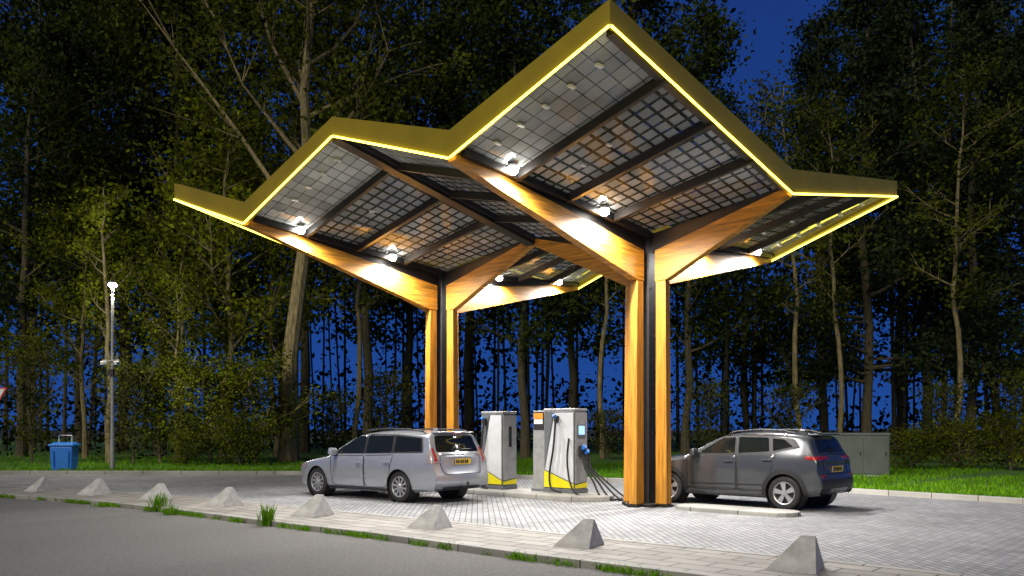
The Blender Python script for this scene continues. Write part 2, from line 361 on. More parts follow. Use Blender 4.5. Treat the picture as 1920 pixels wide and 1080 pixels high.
for i in range(len(loop)):
    p0, p1 = loop[i], loop[(i+1) % len(loop)]
    z0, z1 = (LP if isP(p0) else LV), (LP if isP(p1) else LV); h0, h1 = (.34 if isP(p0) else .43), (.34 if isP(p1) else .43)
    m = MB(); i0, i1 = inset(p0, .09), inset(p1, .09)
    m.v = [(*p0, z0), (*p1, z1), (*i1, z1), (*i0, z0), (*p0, z0+h0), (*p1, z1+h1), (*i1, z1+h1), (*i0, z0+h0)]
    m.f = [(3, 2, 1, 0), (4, 5, 6, 7)]+[(j, (j+1) % 4, 4+(j+1) % 4, 4+j) for j in range(4)]; m.m = [0]*6
    m.f = [tuple(reversed(f)) for f in m.f]
    m.build('fascia_board', 'fascia', can)
    e0, e1 = inset(p0, -.01), inset(p1, -.01)
    m = MB(); a = V((*e0, z0-.02)); b = V((*e1, z1-.02)); d = (b-a).normalized()*.02
    m.tube([a+d, b-d], .019, 6); m.build('led_strip', 'led', can)
def lampmesh(p):
    m = MB(); m.lathe([(.001, .08), (.06, .075), (.08, .05), (.084, .03), (.08, .022), (.001, .02)], 16); b = m.build('floodlight', 'white_fit', can, True); b.location = p
    m = MB(); m.lathe([(.082, .018), (.09, -.02), (.08, -.07), (.045, -.10), (.001, -.11)], 20); m.build('lamp_lens', 'glow', b, True)
    l = bpy.data.lights.new('floodlight_beam', 'SPOT'); l.energy = 1130; l.spot_size = math.radians(175); l.spot_blend = .6; l.shadow_soft_size = .06; l.color = (1, .97, .93)
    o = bpy.data.objects.new('floodlight_beam', l); COL.objects.link(o); o.parent = b; o.location = (0, 0, -.19)
for a0 in centers:
    for y in (-4.4, -1.85, 1.85, 4.4):
        t = abs(y)/BV; s = .27/AU
        z = ZC*(1-s)*(1-t)+ZV*s*(1-t)+ZV*(1-s)*t+ZP*s*t
        lampmesh((a0-.27, y, z-.09))

# ------------------------------------------------------------------ cars
def cr(pts, n):
    out = []
    for i in range(len(pts)-1):
        p0, p1, p2, p3 = [V(pts[max(0, min(len(pts)-1, j))]) for j in (i-1, i, i+1, i+2)]
        for k in range(n):
            t = k/n; out.append(.5*((2*p1)+(p2-p0)*t+(2*p0-5*p1+4*p2-p3)*t*t+(3*p1-p0-3*p2+p3)*t**3))
    out.append(V(pts[-1])); return out
def roundpoly(pts, r, n=4):
    out = []; K = len(pts)
    for i in range(K):
        p = V(pts[i]); a = V(pts[i-1]); b = V(pts[(i+1) % K]); da = (a-p); db = (b-p); ra = min(r, da.length*.45); rb = min(r, db.length*.45)
        A_ = p+da.normalized()*ra; B_ = p+db.normalized()*rb
        for k in range(n+1):
            t = k/n; out.append(A_*(1-t)**2+p*2*t*(1-t)+B_*t*t)
    fin = []
    for i in range(len(out)):
        a = out[i]; b = out[(i+1) % len(out)]; fin.append(a); n_ = int((b-a).length/.09)
        for k in range(1, n_+1): fin.append(a.lerp(b, k/(n_+1)))
    return fin
def make_car(P, place, rz):
    import bmesh
    root = empty(P['name'], place, rz)
    T = cr(P['top'], 5); nT = len(T); front, rear = max(t.x for t in T), min(t.x for t in T)
    rings = []
    S_ = [0, .05, .12, .2, .29, .38, .47, .56, .65, .73, .80, .86, .91, .95, .98, 1.0]
    def hw(x, z):
        w = float(np.interp(x, *P['W']))*float(np.interp(z, *P['T']))
        for ax in (P['fa'], P['ra']):
            d2 = ((x-ax)/.42)**2+((z-.55)/.25)**2; w += P['flare']*math.exp(-d2)
        return w
    for i in range(nT):
        tg = (T[min(i+1, nT-1)]-T[max(i-1, 0)]).normalized(); n = V((tg.y, -tg.x)); c = P['crown']
        E = T[i]-n*c; xb = max(rear+.10, min(front-.12, T[i].x)); zb = float(np.interp(xb, *P['bot'])); Bp = V((xb, zb))
        Ln = max((E-Bp).length, .02); ring = []
        side = []
        for s in S_:
            p = Bp.lerp(E, s); y = hw(p.x, p.y); d = (1-s)*Ln; r = min(P['rr'], Ln*.5)
            if d < r: y -= r*.9*(1-math.sqrt(max(0, 1-(1-d/r)**2)))
            d2 = s*Ln
            if d2 < .06: y -= .05*(1-d2/.06)
            side.append((p.x, y, p.y))
        ye = side[-1][1]; top = []
        for k in range(1, 8):
            f = 1-k/4.0; pt = T[i]-n*c*abs(f)**2.2; top.append((pt.x, ye*f, pt.y))
        ring = side+top+[(x, -y, z) for x, y, z in reversed(side)]
        rings.append(ring)
    K = len(rings[0]); m = MB()
    for r in rings: m.v += r
    for i in range(nT-1):
        for j in range(K):
            a = i*K+j; b = i*K+(j+1) % K; m.f.append((a, a+K, b+K, b)); m.m.append(0)
    m.f.append(tuple(range(K))); m.f.append(tuple((nT-1)*K+j for j in reversed(range(K)))); m.m += [0, 0]
    body = m.build('body', P['paint'], root, True)
    bm = bmesh.new(); bm.from_mesh(body.data); bmesh.ops.recalc_face_normals(bm, faces=bm.faces); bm.to_mesh(body.data)
    bvh = BVHTree.FromBMesh(bm); bm.free()
    def hit(o, d):
        h = bvh.ray_cast(V(o), V(d))
        if h[0] is None: return None
        n = h[1]; 
        if n.dot(V(d)) > 0: n = -n
        return h[0], n
    def proj(p, ax, off):
        if ax == 'L': h = hit((p[0], 3, p[1]), (0, -1, 0))
        elif ax == 'R': h = hit((p[0], -3, p[1]), (0, 1, 0))
        elif ax == 'B': h = hit((-6, p[0], p[1]), (1, 0, 0))
        elif ax == 'F': h = hit((6, p[0], p[1]), (-1, 0, 0))
        else: h = hit((p[0], p[1], 4), (0, 0, -1))
        if h is None:
            o = {'L': (p[0], .8, p[1]), 'R': (p[0], -.8, p[1]), 'B': (-2.2, p[0], p[1]), 'F': (2.2, p[0], p[1]), 'T': (p[0], p[1], 1.4)}[ax]
            r = bvh.find_nearest(V(o)); h = (r[0], (V(o)-r[0]).normalized())
        return h[0]+h[1]*off
    def panel(name, poly, ax, off, mt, parent=root, r=.04, ret=False):
        pts = roundpoly(poly, r); c = sum(pts, V((0, 0)))/len(pts); m = MB(); n = len(pts); ks = (1, .98, .8, .6, .4, .2)
        for qi, k in enumerate(ks):
            for p in pts: m.v.append(tuple(proj(c.lerp(p, k), ax, off if qi else -.002)))
        m.v.append(tuple(proj(c, ax, off)))
        for qi in range(len(ks)-1):
            for j in range(n):
                a = qi*n+j; b = qi*n+(j+1) % n; m.f.append((a, b, b+n, a+n)); m.m.append(0)
        a = (len(ks)-1)*n
        for j in range(n): m.f.append((a+j, a+(j+1) % n, a+n)); m.m.append(0)
        o = m.build(name, mt, parent, True); return o
    def strip(name, pts, ax, w, off, mt, parent=root):
        m = MB(); q = [V(p) for p in pts]
        for i in range(len(q)):
            t = (q[min(i+1, len(q)-1)]-q[max(i-1, 0)]).normalized(); s = V((-t.y, t.x))*w/2
            m.v += [tuple(proj(q[i]-s, ax, off)), tuple(proj(q[i]+s, ax, off))]
        for i in range(len(q)-1): m.f.append((2*i, 2*i+1, 2*i+3, 2*i+2)); m.m.append(0)
        return m.build(name, mt, parent, True)
    R = P['wr']; RA = R+.045; hwid = P['half']
    for ax in (P['fa'], P['ra']):
        for sy in (1, -1):
            m = MB(); m.tube([(ax, sy*(hwid-.30), R), (ax, sy*(hwid+.30), R)], RA, 40)
            c = m.build('cutter', 'dark'); b = body.modifiers.new('cut', 'BOOLEAN'); b.object = c; b.operation = 'DIFFERENCE'; b.solver = 'EXACT'
    cut = [c for c in COL.objects if c.name.startswith('cutter')]
    for c in cut: c.location = place; c.rotation_euler = (0, 0, rz)
    bpy.context.view_layer.update(); dg = bpy.context.evaluated_depsgraph_get()
    nm = bpy.data.meshes.new_from_object(body.evaluated_get(dg)); body.modifiers.clear(); body.data = nm; nm.name = 'body'
    nm.polygons.foreach_set('use_smooth', [True]*len(nm.polygons)); nm.set_sharp_from_angle(angle=math.radians(35))
    for c in cut: bpy.data.objects.remove(c)
    for ax in (P['fa'], P['ra']):
        for sy, sd in ((1, 'L'), (-1, 'R')):
            m = MB(); m.lathe([(RA-.004, hwid-.02), (RA-.004, hwid-.29), (.001, hwid-.29)], 36, 'y', c=(ax, 0, R)); 
            if sy < 0: m.v = [(x, -y, z) for x, y, z in m.v]
            m.build('wheel_housing', 'dark', root, True)
            a0, a1 = math.radians(-8), math.radians(188)
            strip('arch_trim', [(ax+math.cos(a0+(a1-a0)*k/24)*(RA+P['lip']/2-.004), R+math.sin(a0+(a1-a0)*k/24)*(RA+P['lip']/2-.004)) for k in range(25)], sd, P['lip'], .008, P['lipm'])
            w = MB(); w.lathe([(R*.66, -.10), (R*.80, -.108), (R*.93, -.10), (R*.985, -.08), (R, -.04), (R, .04), (R*.985, .08), (R*.93, .10), (R*.80, .108), (R*.66, .10)], 40, 'y')
            wo = w.build('wheel', 'rubber', root, True); wo.location = (ax, sy*(hwid-.125), R)
            rm = MB(); y_ = sy*.095
            rm.lathe([(R*.68, y_), (R*.655, y_+sy*.008), (R*.61, y_), (R*.60, y_-sy*.06)], 40, 'y')
            ns = P['spokes']
            for k in range(ns):
                t = 2*PI*k/ns+.2; d = V((math.cos(t), 0, math.sin(t))); s = V((-math.sin(t), 0, math.cos(t)))
                w0, w1 = P['spw']
                q_ = [d*.04-s*w0+V((0, y_-sy*.012, 0)), d*R*.63-s*w1+V((0, y_-sy*.004, 0)), d*R*.63+s*w1+V((0, y_-sy*.004, 0)), d*.04+s*w0+V((0, y_-sy*.012, 0))]
                rm.prism(q_, (0, -sy*.025, 0))
            rm.lathe([(.001, y_), (.045, y_-sy*.002), (.06, y_-sy*.02)], 20, 'y')
            rm.build('rim', 'alloy', wo, True)
            dk = MB(); dk.lathe([(R*.61, y_-sy*.055), (.001, y_-sy*.055)], 32, 'y'); dk.build('brake_disc', 'steel', wo)
    for sd, sy in (('L', 1), ('R', -1)):
        tr = panel('window_trim', P['dlo'], sd, .003, 'dark', r=.05)
        for wn in P['win']: panel('side_window', wn, sd, .007, 'glass', r=.03)
        for dp, hp in P['doors']:
            pts = roundpoly(dp, .05)
            do = panel('door', dp, sd, .004, P['paint'], r=.05)
            strip('door_gap', pts+[pts[0]], sd, .014, .006, 'dark', do)
            h = proj(hp, sd, .028); m = MB(); m.box(h, (.19, .022, .028)); m.build('door_handle', P['paint'], do, bevel=.008)
        mp = P['mirror']; m = MB(); m.box((mp[0], sy*(mp[2]), mp[1]), (.13, .22, .15), top=(.8, .85)); m.build('wing_mirror', P['paint'], root, bevel=.04)
        strip('sill_trim', [(P['fa']-RA-.02-k*(P['fa']-P['ra']-2*RA-.04)/12, P['sill'][0]) for k in range(13)], sd, P['sill'][1], .008, P['sill'][2])
        strip('side_moulding', [(P['mould'][0]+(P['mould'][1]-P['mould'][0])*k/16, P['mould'][2]+P['mould'][3]*k/16) for k in range(17)], sd, .022, .010, P['lipm'])
        m = MB(); m.tube([V((x, sy*yy, z)) for x, yy, z in P['rail']], .018, 8); m.build('roof_rail', P['railm'], root, True)
        for nm_, pl, ax_, mt in P['lights']:
            q_ = [(sy*a, b) for a, b in pl] if ax_ in 'BF' else pl
            panel(nm_, q_, sd if ax_ == 'S' else ax_, .010, mt, r=.025)
    panel('windscreen', P['ws'], 'T', .006, 'glass', r=.08)
    tg_ = panel('tailgate', P['tg'], 'B', .004, P['paint'], r=.06)
    pp = roundpoly(P['tg'], .06); strip('tailgate_gap', pp+[pp[0]], 'B', .014, .006, 'dark', tg_)
    panel('rear_window', P['rw'], 'B', .008, 'glass', r=.05)
    wp = proj(((P['rw'][0][0]+.25), P['rw'][0][1]+.05), 'B', .02); wq = proj((.22, P['rw'][0][1]+.04), 'B', .02)
    m = MB(); m.tube([wq, wp], .010, 6); m.build('rear_wiper', 'dark', root)
    for nm_, pl, mt in P['rear']: panel(nm_, pl, 'B', .010, mt, r=.04)
    pz = P['plate']; c = proj((0, pz), 'B', .018)
    m = MB(); m.box(c, (.012, .52, .115)); pl = m.build('number_plate', 'plate', root)
    m = MB(); m.box(c+V((-.008, .235, 0)), (.006, .04, .105)); m.build('plate_band', 'blueband', pl)
    for k, yy in enumerate(P['ink']):
        m = MB(); m.box(c+V((-.008, yy, 0)), (.006, .045, .07)); m.build('plate_character', 'ink', pl)
    for nm_, bx in P['boxes']:
        m = MB(); m.box(*bx[0]); m.build(nm_, bx[1], root, bevel=.012)
    if P.get('hitch'):
        m = MB(); m.tube([(-2.25, 0, .30), (-2.42, 0, .30), (-2.47, 0, .33), (-2.47, 0, .40)], .022, 8); m.lathe([(.001, .05), (.025, .04), (.03, .02), (.02, -.01)], 10, c=(-2.47, 0, .40)); m.build('tow_hitch', 'dark', root, True)
    return root
wag = dict(name='estate_car', paint='silver', fa=1.34, ra=-1.34, wr=.325, half=.875, flare=.012, crown=.04, rr=.075, lip=.02, lipm='silver', spokes=10, spw=(.018, .022),
    top=[(2.12, .24), (2.22, .30), (2.27, .42), (2.26, .58), (2.19, .69), (1.95, .79), (1.5, .88), (1.10, .94), (.94, .985), (.60, 1.18), (.25, 1.36), (.0, 1.435), (-.35, 1.48), (-.9, 1.495), (-1.5, 1.485), (-1.94, 1.46), (-2.06, 1.41), (-2.15, 1.20), (-2.23, 1.03), (-2.275, .93), (-2.29, .78), (-2.33, .66), (-2.37, .56), (-2.37, .42), (-2.30, .30), (-2.22, .27)],
    W=([-2.40, -2.2, -1.9, -1.3, -.5, .5, 1.3, 1.7, 2.0, 2.2, 2.3], [.80, .835, .858, .872, .878, .878, .865, .84, .78, .66, .55]),
    T=([.2, .3, .42, .6, .75, .88, .95, 1.0, 1.2, 1.4, 1.5], [.92, .965, .985, 1.0, 1.0, .985, .965, .945, .865, .785, .74]),
    bot=([-2.4, -1.7, -1, 1, 1.7, 2.3], [.28, .22, .19, .19, .21, .24]),
    dlo=[(.83, .965), (-2.0, 1.035), (-1.89, 1.355), (-1.0, 1.41), (-.2, 1.415), (.10, 1.385)],
    win=[[(.70, .99), (-.22, 1.0), (-.18, 1.38), (.09, 1.36)], [(-.29, 1.0), (-1.08, 1.03), (-1.03, 1.375), (-.25, 1.382)], [(-1.15, 1.04), (-1.94, 1.07), (-1.85, 1.33), (-1.10, 1.37)]],
    doors=[([(.86, .93), (.80, .30), (-.25, .28), (-.25, .95)], (-.10, .80)), ([(-.275, .95), (-.275, .28), (-.92, .30), (-1.05, .55), (-1.14, .98)], (-.98, .83))],
    mirror=(.66, 1.03, .96), sill=(.245, .05, 'dark'), mould=(.82, -1.0, .50, .02),
    rail=[(.02, .62, 1.41), (-.15, .64, 1.485), (-.7, .65, 1.525), (-1.4, .64, 1.51), (-1.80, .63, 1.48), (-1.90, .62, 1.42)], railm='dark',
    lights=[('tail_light', [(-2.10, .82), (-2.27, .82), (-2.22, 1.02), (-2.14, 1.10), (-2.09, 1.05)], 'S', 'clearlight'), ('tail_light', [(.665, .82), (.75, .82), (.725, 1.14), (.68, 1.14), (.672, .98)], 'B', 'redlight'), ('headlight', [(2.12, .58), (1.75, .66), (1.70, .76), (1.98, .74)], 'S', 'clearlight')],
    ws=[(.90, .62), (.90, -.62), (.10, -.52), (.10, .52)], tg=[(.55, .60), (.60, .84), (.57, .99), (-.57, .99), (-.60, .84), (-.55, .60)], rw=[(-.63, 1.05), (.63, 1.05), (.55, 1.38), (-.55, 1.38)],
    rear=[('bumper_insert', [(.66, .40), (.66, .48), (-.66, .48), (-.66, .40)], 'silver'), ('lower_valance', [(.55, .29), (.55, .345), (-.55, .345), (-.55, .29)], 'dark'), ('tailgate_strip', [(.42, .94), (.42, .965), (-.42, .965), (-.42, .94)], 'alloy')],
    plate=.85, ink=(.16, .10, .03, -.03, -.10, -.16), boxes=[('rear_spoiler', (((-2.04, 0, 1.45), (.20, 1.10, .03)), 'silver')), ('roof_aerial', (((-1.55, 0, 1.515), (.12, .04, .05)), 'silver')), ('brake_light', (((-2.14, 0, 1.43), (.02, .3, .018)), 'redlight'))], hitch=True)
kon = dict(name='compact_suv', paint='graphite', fa=1.30, ra=-1.30, wr=.335, half=.885, flare=.03, crown=.04, rr=.075, lip=.085, lipm='dark', spokes=5, spw=(.03, .055),
    top=[(2.0, .27), (2.09, .34), (2.13, .5), (2.12, .75), (2.02, .90), (1.6, .99), (1.05, 1.05), (.88, 1.09), (.45, 1.33), (.12, 1.475), (-.3, 1.535), (-.8, 1.545), (-1.3, 1.525), (-1.64, 1.485), (-1.76, 1.42), (-1.85, 1.24), (-1.92, 1.10), (-1.97, 1.02), (-1.98, .86), (-2.01, .76), (-2.06, .64), (-2.07, .48), (-2.0, .34), (-1.92, .30)],
    W=([-2.08, -1.9, -1.6, -1.1, -.5, .5, 1.3, 1.6, 1.9, 2.05, 2.15], [.80, .84, .872, .88, .875, .875, .88, .86, .80, .70, .60]),
    T=([.2, .3, .45, .62, .8, .95, 1.05, 1.1, 1.3, 1.48, 1.56], [.93, .965, .985, .985, 1.0, .985, .96, .935, .845, .765, .73]),
    bot=([-2.1, -1.6, -1, 1, 1.6, 2.2], [.33, .26, .22, .22, .24, .28]),
    dlo=[(.74, 1.05), (-1.0, 1.105), (-1.62, 1.22), (-1.45, 1.40), (-1.0, 1.445), (-.2, 1.455), (.10, 1.425)],
    win=[[(.62, 1.075), (-.24, 1.10), (-.2, 1.42), (.09, 1.40)], [(-.31, 1.10), (-.98, 1.14), (-.92, 1.415), (-.27, 1.425)], [(-1.05, 1.15), (-1.45, 1.24), (-1.25, 1.38), (-1.0, 1.40)]],
    doors=[([(.86, 1.0), (.82, .36), (-.27, .35), (-.27, 1.06)], (-.12, .93)), ([(-.295, 1.06), (-.295, .35), (-.90, .36), (-1.0, .62), (-1.12, 1.09)], (-.95, .97))],
    mirror=(.62, 1.11, .97), sill=(.30, .17, 'dark'), mould=(.80, -.85, .46, .02),
    rail=[(.0, .63, 1.46), (-.15, .64, 1.535), (-.7, .65, 1.575), (-1.2, .64, 1.555), (-1.42, .63, 1.50)], railm='dark',
    lights=[('tail_light', [(-1.72, 1.0), (-1.94, .985), (-1.92, 1.055), (-1.70, 1.06)], 'S', 'redlight'), ('tail_light', [(.34, 1.01), (.79, .98), (.775, 1.06), (.36, 1.05)], 'B', 'redlight'), ('rear_reflector', [(.60, .66), (.74, .65), (.74, .70), (.61, .70)], 'B', 'redlight'), ('headlight', [(2.05, .80), (1.75, .88), (1.72, .92), (2.0, .88)], 'S', 'clearlight')],
    ws=[(.84, .62), (.84, -.62), (.20, -.52), (.20, .52)], tg=[(.52, .72), (.58, .90), (.54, 1.09), (-.54, 1.09), (-.58, .90), (-.52, .72)], rw=[(-.60, 1.12), (.60, 1.12), (.50, 1.42), (-.50, 1.42)],
    rear=[('bumper_cladding', [(.76, .36), (.76, .62), (-.76, .62), (-.76, .36)], 'dark'), ('skid_plate', [(.42, .37), (.42, .44), (-.42, .44), (-.42, .37)], 'galv')],
    plate=.80, ink=(.16, .10, .03, -.03, -.10, -.16), boxes=[('rear_spoiler', (((-1.74, 0, 1.475), (.22, 1.06, .035)), 'graphite')), ('roof_aerial', (((-1.3, 0, 1.55), (.12, .04, .05)), 'graphite'))])
c1 = make_car(wag, loc(5.80, 2.20), PHI+.05); c1.scale = (1.06, 1.05, 1.045); tag(c1, 'silver estate car with roof rails parked left of the chargers', 'car')
c2 = make_car(kon, loc(-1.24, -1.78), PHI); tag(c2, 'dark grey compact crossover with black wheel arches parked behind the front column', 'car')

# ------------------------------------------------------------------ chargers
def charger(a, y, wu, wv, h, label, screen):
    r = empty('rapid_charger', loc(a, y, .12), PHI)
    m = MB(); m.box((0, 0, .05), (wu+.04, wv+.04, .10)); m.build('plinth', 'chgrey', r, bevel=.01)
    m = MB(); m.box((0, 0, .10+(h-.16)/2), (wu, wv, h-.16)); m.build('cabinet', 'chgrey', r, bevel=.015)
    m = MB(); m.box((0, 0, h-.03), (wu+.02, wv+.02, .06)); m.build('top_cap', 'galv', r, bevel=.015)
    f = wv/2+.004   # road-side face at +y
    x0, x1 = -wu/2, wu/2
    m = MB(); m.prism([V((x0+.02, f, .235)), V((x0+.02, f, h-.10)), V((x1-.33, f, h-.10)), V((x1-.04, f, .52))], (0, .02, 0)); m.build('front_panel', 'chwhite', r, bevel=.005)
    m = MB(); m.prism([V((x1-.28, f, h-.10)), V((x1-.02, f, h-.10)), V((x1-.02, f, .53)), V((x1-.028, f, .53))], (0, .012, 0)); m.build('side_panel', 'chgrey', r)
    m = MB(); m.prism([V((x0+.02, f, .12)), V((x1-.02, f, .12)), V((x1-.02, f, .50)), V((x0+.02, f, .205))], (0, .024, 0)); m.build('yellow_wedge', 'chyel', r)
    g = -wu/2-.004  # face towards the front column
    m = MB(); m.prism([V((g, -wv/2+.02, .27)), V((g, wv/2-.02, .22)), V((g, wv/2-.02, h-.10)), V((g, -wv/2+.02, h-.10))], (-.018, 0, 0)); m.build('end_panel', 'galv', r, bevel=.004)
    m = MB(); m.prism([V((g, -wv/2+.02, .12)), V((g, wv/2-.02, .12)), V((g, wv/2-.02, .19)), V((g, -wv/2+.02, .245))], (-.018, 0, 0)); m.build('yellow_wedge', 'chyel', r)
    hx = x1-.42 if screen else x1-.17
    m = MB(); m.box((hx, f+.06, h-.24), (.10, .10, .14)); ho = m.build('connector_holder', 'dark', r, bevel=.02)
    m = MB(); m.tube([(hx, f+.09, h-.20), (hx, f+.16, h-.15)], .035, 10); m.build('connector', 'chblue', ho, True)
    m = MB(); P_ = cr([(hx, f+.09, h-.26), (hx, f+.13, h-.6), (hx+.03, f+.14, 1.0), (hx+.12, f+.16, .45), (hx+.02, f+.22, .12), (hx-.25, f+.2, .03)], 6); m.tube(P_, .024, 8); m.build('charging_hose', 'rubber', r, True)
    if screen:
        m = MB(); m.box((g-.026, .02, h-.52), (.02, wv*.62, .30)); s_ = m.build('screen_bezel', 'chgrey', r, bevel=.005)
        m = MB(); m.box((g-.040, .02, h-.50), (.008, wv*.46, .20)); m.build('screen', 'screen', s_)
        m = MB(); m.box((g-.06, .02, h-.98), (.08, .22, .26)); h2 = m.build('connector_holder', 'dark', r, bevel=.02)
        m = MB(); m.tube([(g-.10, .06, h-.92), (g-.17, .06, h-.86)], .05, 10); m.tube([(g-.10, -.05, h-1.02), (g-.17, -.05, h-.96)], .05, 10); m.build('connector', 'chblue', h2, True)
        for k in range(4):
            m = MB(); yy = .10-.08*k
            m.tube(cr([(g-.12, yy, h-1.05), (g-.22, yy+.03, h-1.35), (g-.42-.1*k, yy+.05*k, .30), (g-.75-.17*k, yy+.1, -.06), (g-1.05-.14*k, yy-.15, -.085), (g-.85, yy-.5-.08*k, -.09)], 7), .022, 8); m.build('charging_hose', 'rubber', r, True)
        m = MB(); m.tube(cr([(x0+.12, f+.05, 1.25), (x0+.10, f+.14, .8), (x0-.02, f+.20, .30), (x0-.25, f+.24, .02), (x0-.6, f+.12, -.05), (x0-.8, f-.1, -.085)], 7), .022, 8); m.build('charging_hose', 'rubber', r, True)
    else:
        m = MB(); m.box((g-.02, .0, h-.62), (.012, .10, .50)); m.build('status_panel', 'dark', r, bevel=.003)
    tag(r, label, 'ev charger', None); return r
charger(4.58, -.36, .72, .50, 1.90, 'white and grey rapid charger next to the rear of the silver car', False)
charger(2.58, -.50, .90, .46, 1.94, 'white rapid charger with lit screen and hanging black hoses', True)
r = empty('payment_pillar', loc(3.26, -.46, .12), PHI)
m = MB(); m.box((0, 0, .95), (.36, .24, 1.90)); m.build('pillar', 'galv', r, bevel=.012)
m = MB(); m.box((0, .126, 1.66), (.32, .012, .42)); pb = m.build('sign_panel', 'dark', r)
m = MB(); m.box((0, .137, 1.775), (.28, .01, .13)); m.build('sign_band', 'sorange', pb)
for k in range(3):
    m = MB(); m.box((.09-.09*k, .137, 1.64), (.065, .01, .10)); m.build('sign_mark', 'swhite', pb)
m = MB(); m.box((0, 0, .03), (.42, .30, .06)); m.build('foot', 'chgrey', r)
tag(r, 'slim grey pillar with a small lit orange and white panel between the two chargers', 'pillar')

# ------------------------------------------------------------------ street furniture
p = gp(211, 884); r = empty('street_lamp', p)
hL = 7.05
m = MB(); m.tube([(0, 0, 0), (0, 0, 1.2), (0, 0, 1.22), (0, 0, hL-.1)], [.10, .095, .075, .05], 14); m.build('pole', 'galv', r, True)
m = MB(); m.lathe([(.001, .09), (.08, .08), (.13, .04), (.14, .01), (.13, .0), (.05, -.01)], 24, c=(0, 0, hL)); m.build('lamp_head', 'galv', r, True)
m = MB(); m.lathe([(.12, -.005), (.15, -.05), (.15, -.08), (.11, -.13), (.05, -.155), (.001, -.16)], 24, c=(0, 0, hL)); m.build('lamp_glass', 'glow', r, True)
m = MB(); m.bar((-.32, -.1, 4.15), (.32, -.1, 4.15), .05, .06); bk = m.build('camera_bracket', 'galv', r)
for sx in (-1, 1):
    m = MB(); m.box((sx*.25, -.18, 4.04), (.13, .30, .13)); m.build('security_camera', 'white_fit', bk, bevel=.02)
    m = MB(); m.tube([(sx*.22, -.1, 4.17), (sx*.22, -.1, 4.42)], .02, 6); m.build('aerial', 'galv', bk)
m = MB(); m.tube([(-.24, -.1, 3.5), (0, -.1, 3.72), (.24, -.1, 3.5)], .03, 8); m.box((0, -.12, 3.72), (.2, .12, .22)); m.build('sensor_box', 'dark', bk)
l = bpy.data.lights.new('street_lamp_light', 'POINT'); l.energy = 1700; l.shadow_soft_size = .12; l.color = (1, .95, .75)
o = bpy.data.objects.new('street_lamp_light', l); COL.objects.link(o); o.parent = r; o.location = (0, 0, hL-.34)
tag(r, 'tall grey street lamp with lit head and cameras on its pole', 'street lamp')

p = gp(121, 886); r = empty('waste_bin', p, .15)
m = MB(); m.box((0, 0, .50), (.70, .62, .92), top=(1.12, 1.12)); m.build('bin_body', 'binblue', r, bevel=.04)
m = MB(); m.box((0, 0, 1.005), (.88, .78, .09)); m.box((0, .03, 1.07), (.76, .64, .07), top=(.85, .8)); m.build('bin_lid', 'binblue', r, bevel=.03)
m = MB(); m.tube([(-.22, .1, 1.09), (-.22, .1, 1.36), (.22, .1, 1.36), (.22, .1, 1.09)], .022, 8); m.build('hoop', 'white_fit', r, True)
for sx in (-1, 1):
    m = MB(); m.box((sx*.30, 0, .04), (.10, .56, .08)); m.build('foot', 'dark', r)
    m = MB(); m.tube([(sx*.24, -.355, .2), (sx*.26, -.385, .8)], .016, 6); m.build('rib', 'binblue', r)
tag(r, 'blue plastic waste bin with pale hoop on the lid beside the street lamp', 'waste bin')

p = gp(1592, 896); r = empty('electrical_cabinet', p, -.28)
m = MB(); m.box((0, 0, .06), (2.28, .98, .12)); m.build('plinth', 'concrete', r)
m = MB(); m.box((0, 0, .76), (2.3, 1.0, 1.28)); m.build('cabinet_body', 'cab', r, bevel=.012)
m = MB(); m.box((0, 0, 1.435), (2.38, 1.08, .07), top=(.97, .94)); m.build('cabinet_roof', 'cab', r, bevel=.01)
for k in (-1, 0, 1):
    m = MB(); m.box((k*.755, -.506, .76), (.73, .016, 1.18)); d = m.build('door', 'cab', r, bevel=.006)
    m = MB(); m.box((k*.755+.28, -.52, .80), (.03, .02, .14)); m.build('door_handle', 'steel', d)
tag(r, 'grey green electrical cabinet on the grass behind the dark crossover', 'electrical cabinet')

Yt = 25.0; r = empty('yield_sign', V(((-14-960)*Yt/F, Yt, .0)))
m = MB(); m.tube([(0, .04, 0), (0, .04, 2.95)], .035, 10); m.build('post', 'galv', r, True)
c = V((0, 0, 2.52))
m = MB(); m.prism([c+V((-.45, 0, .30)), c+V((.45, 0, .30)), c+V((0, 0, -.48))], (0, -.02, 0)); fo = m.build('sign_plate', 'signred', r)
m = MB(); m.prism([c+V((-.38, -.021, .258)), c+V((.38, -.021, .258)), c+V((0, -.021, -.40))], (0, -.006, 0)); m.build('sign_face', 'signwhite', fo)
tag(r, 'red and white triangular road sign cut by the left picture edge', 'road sign')

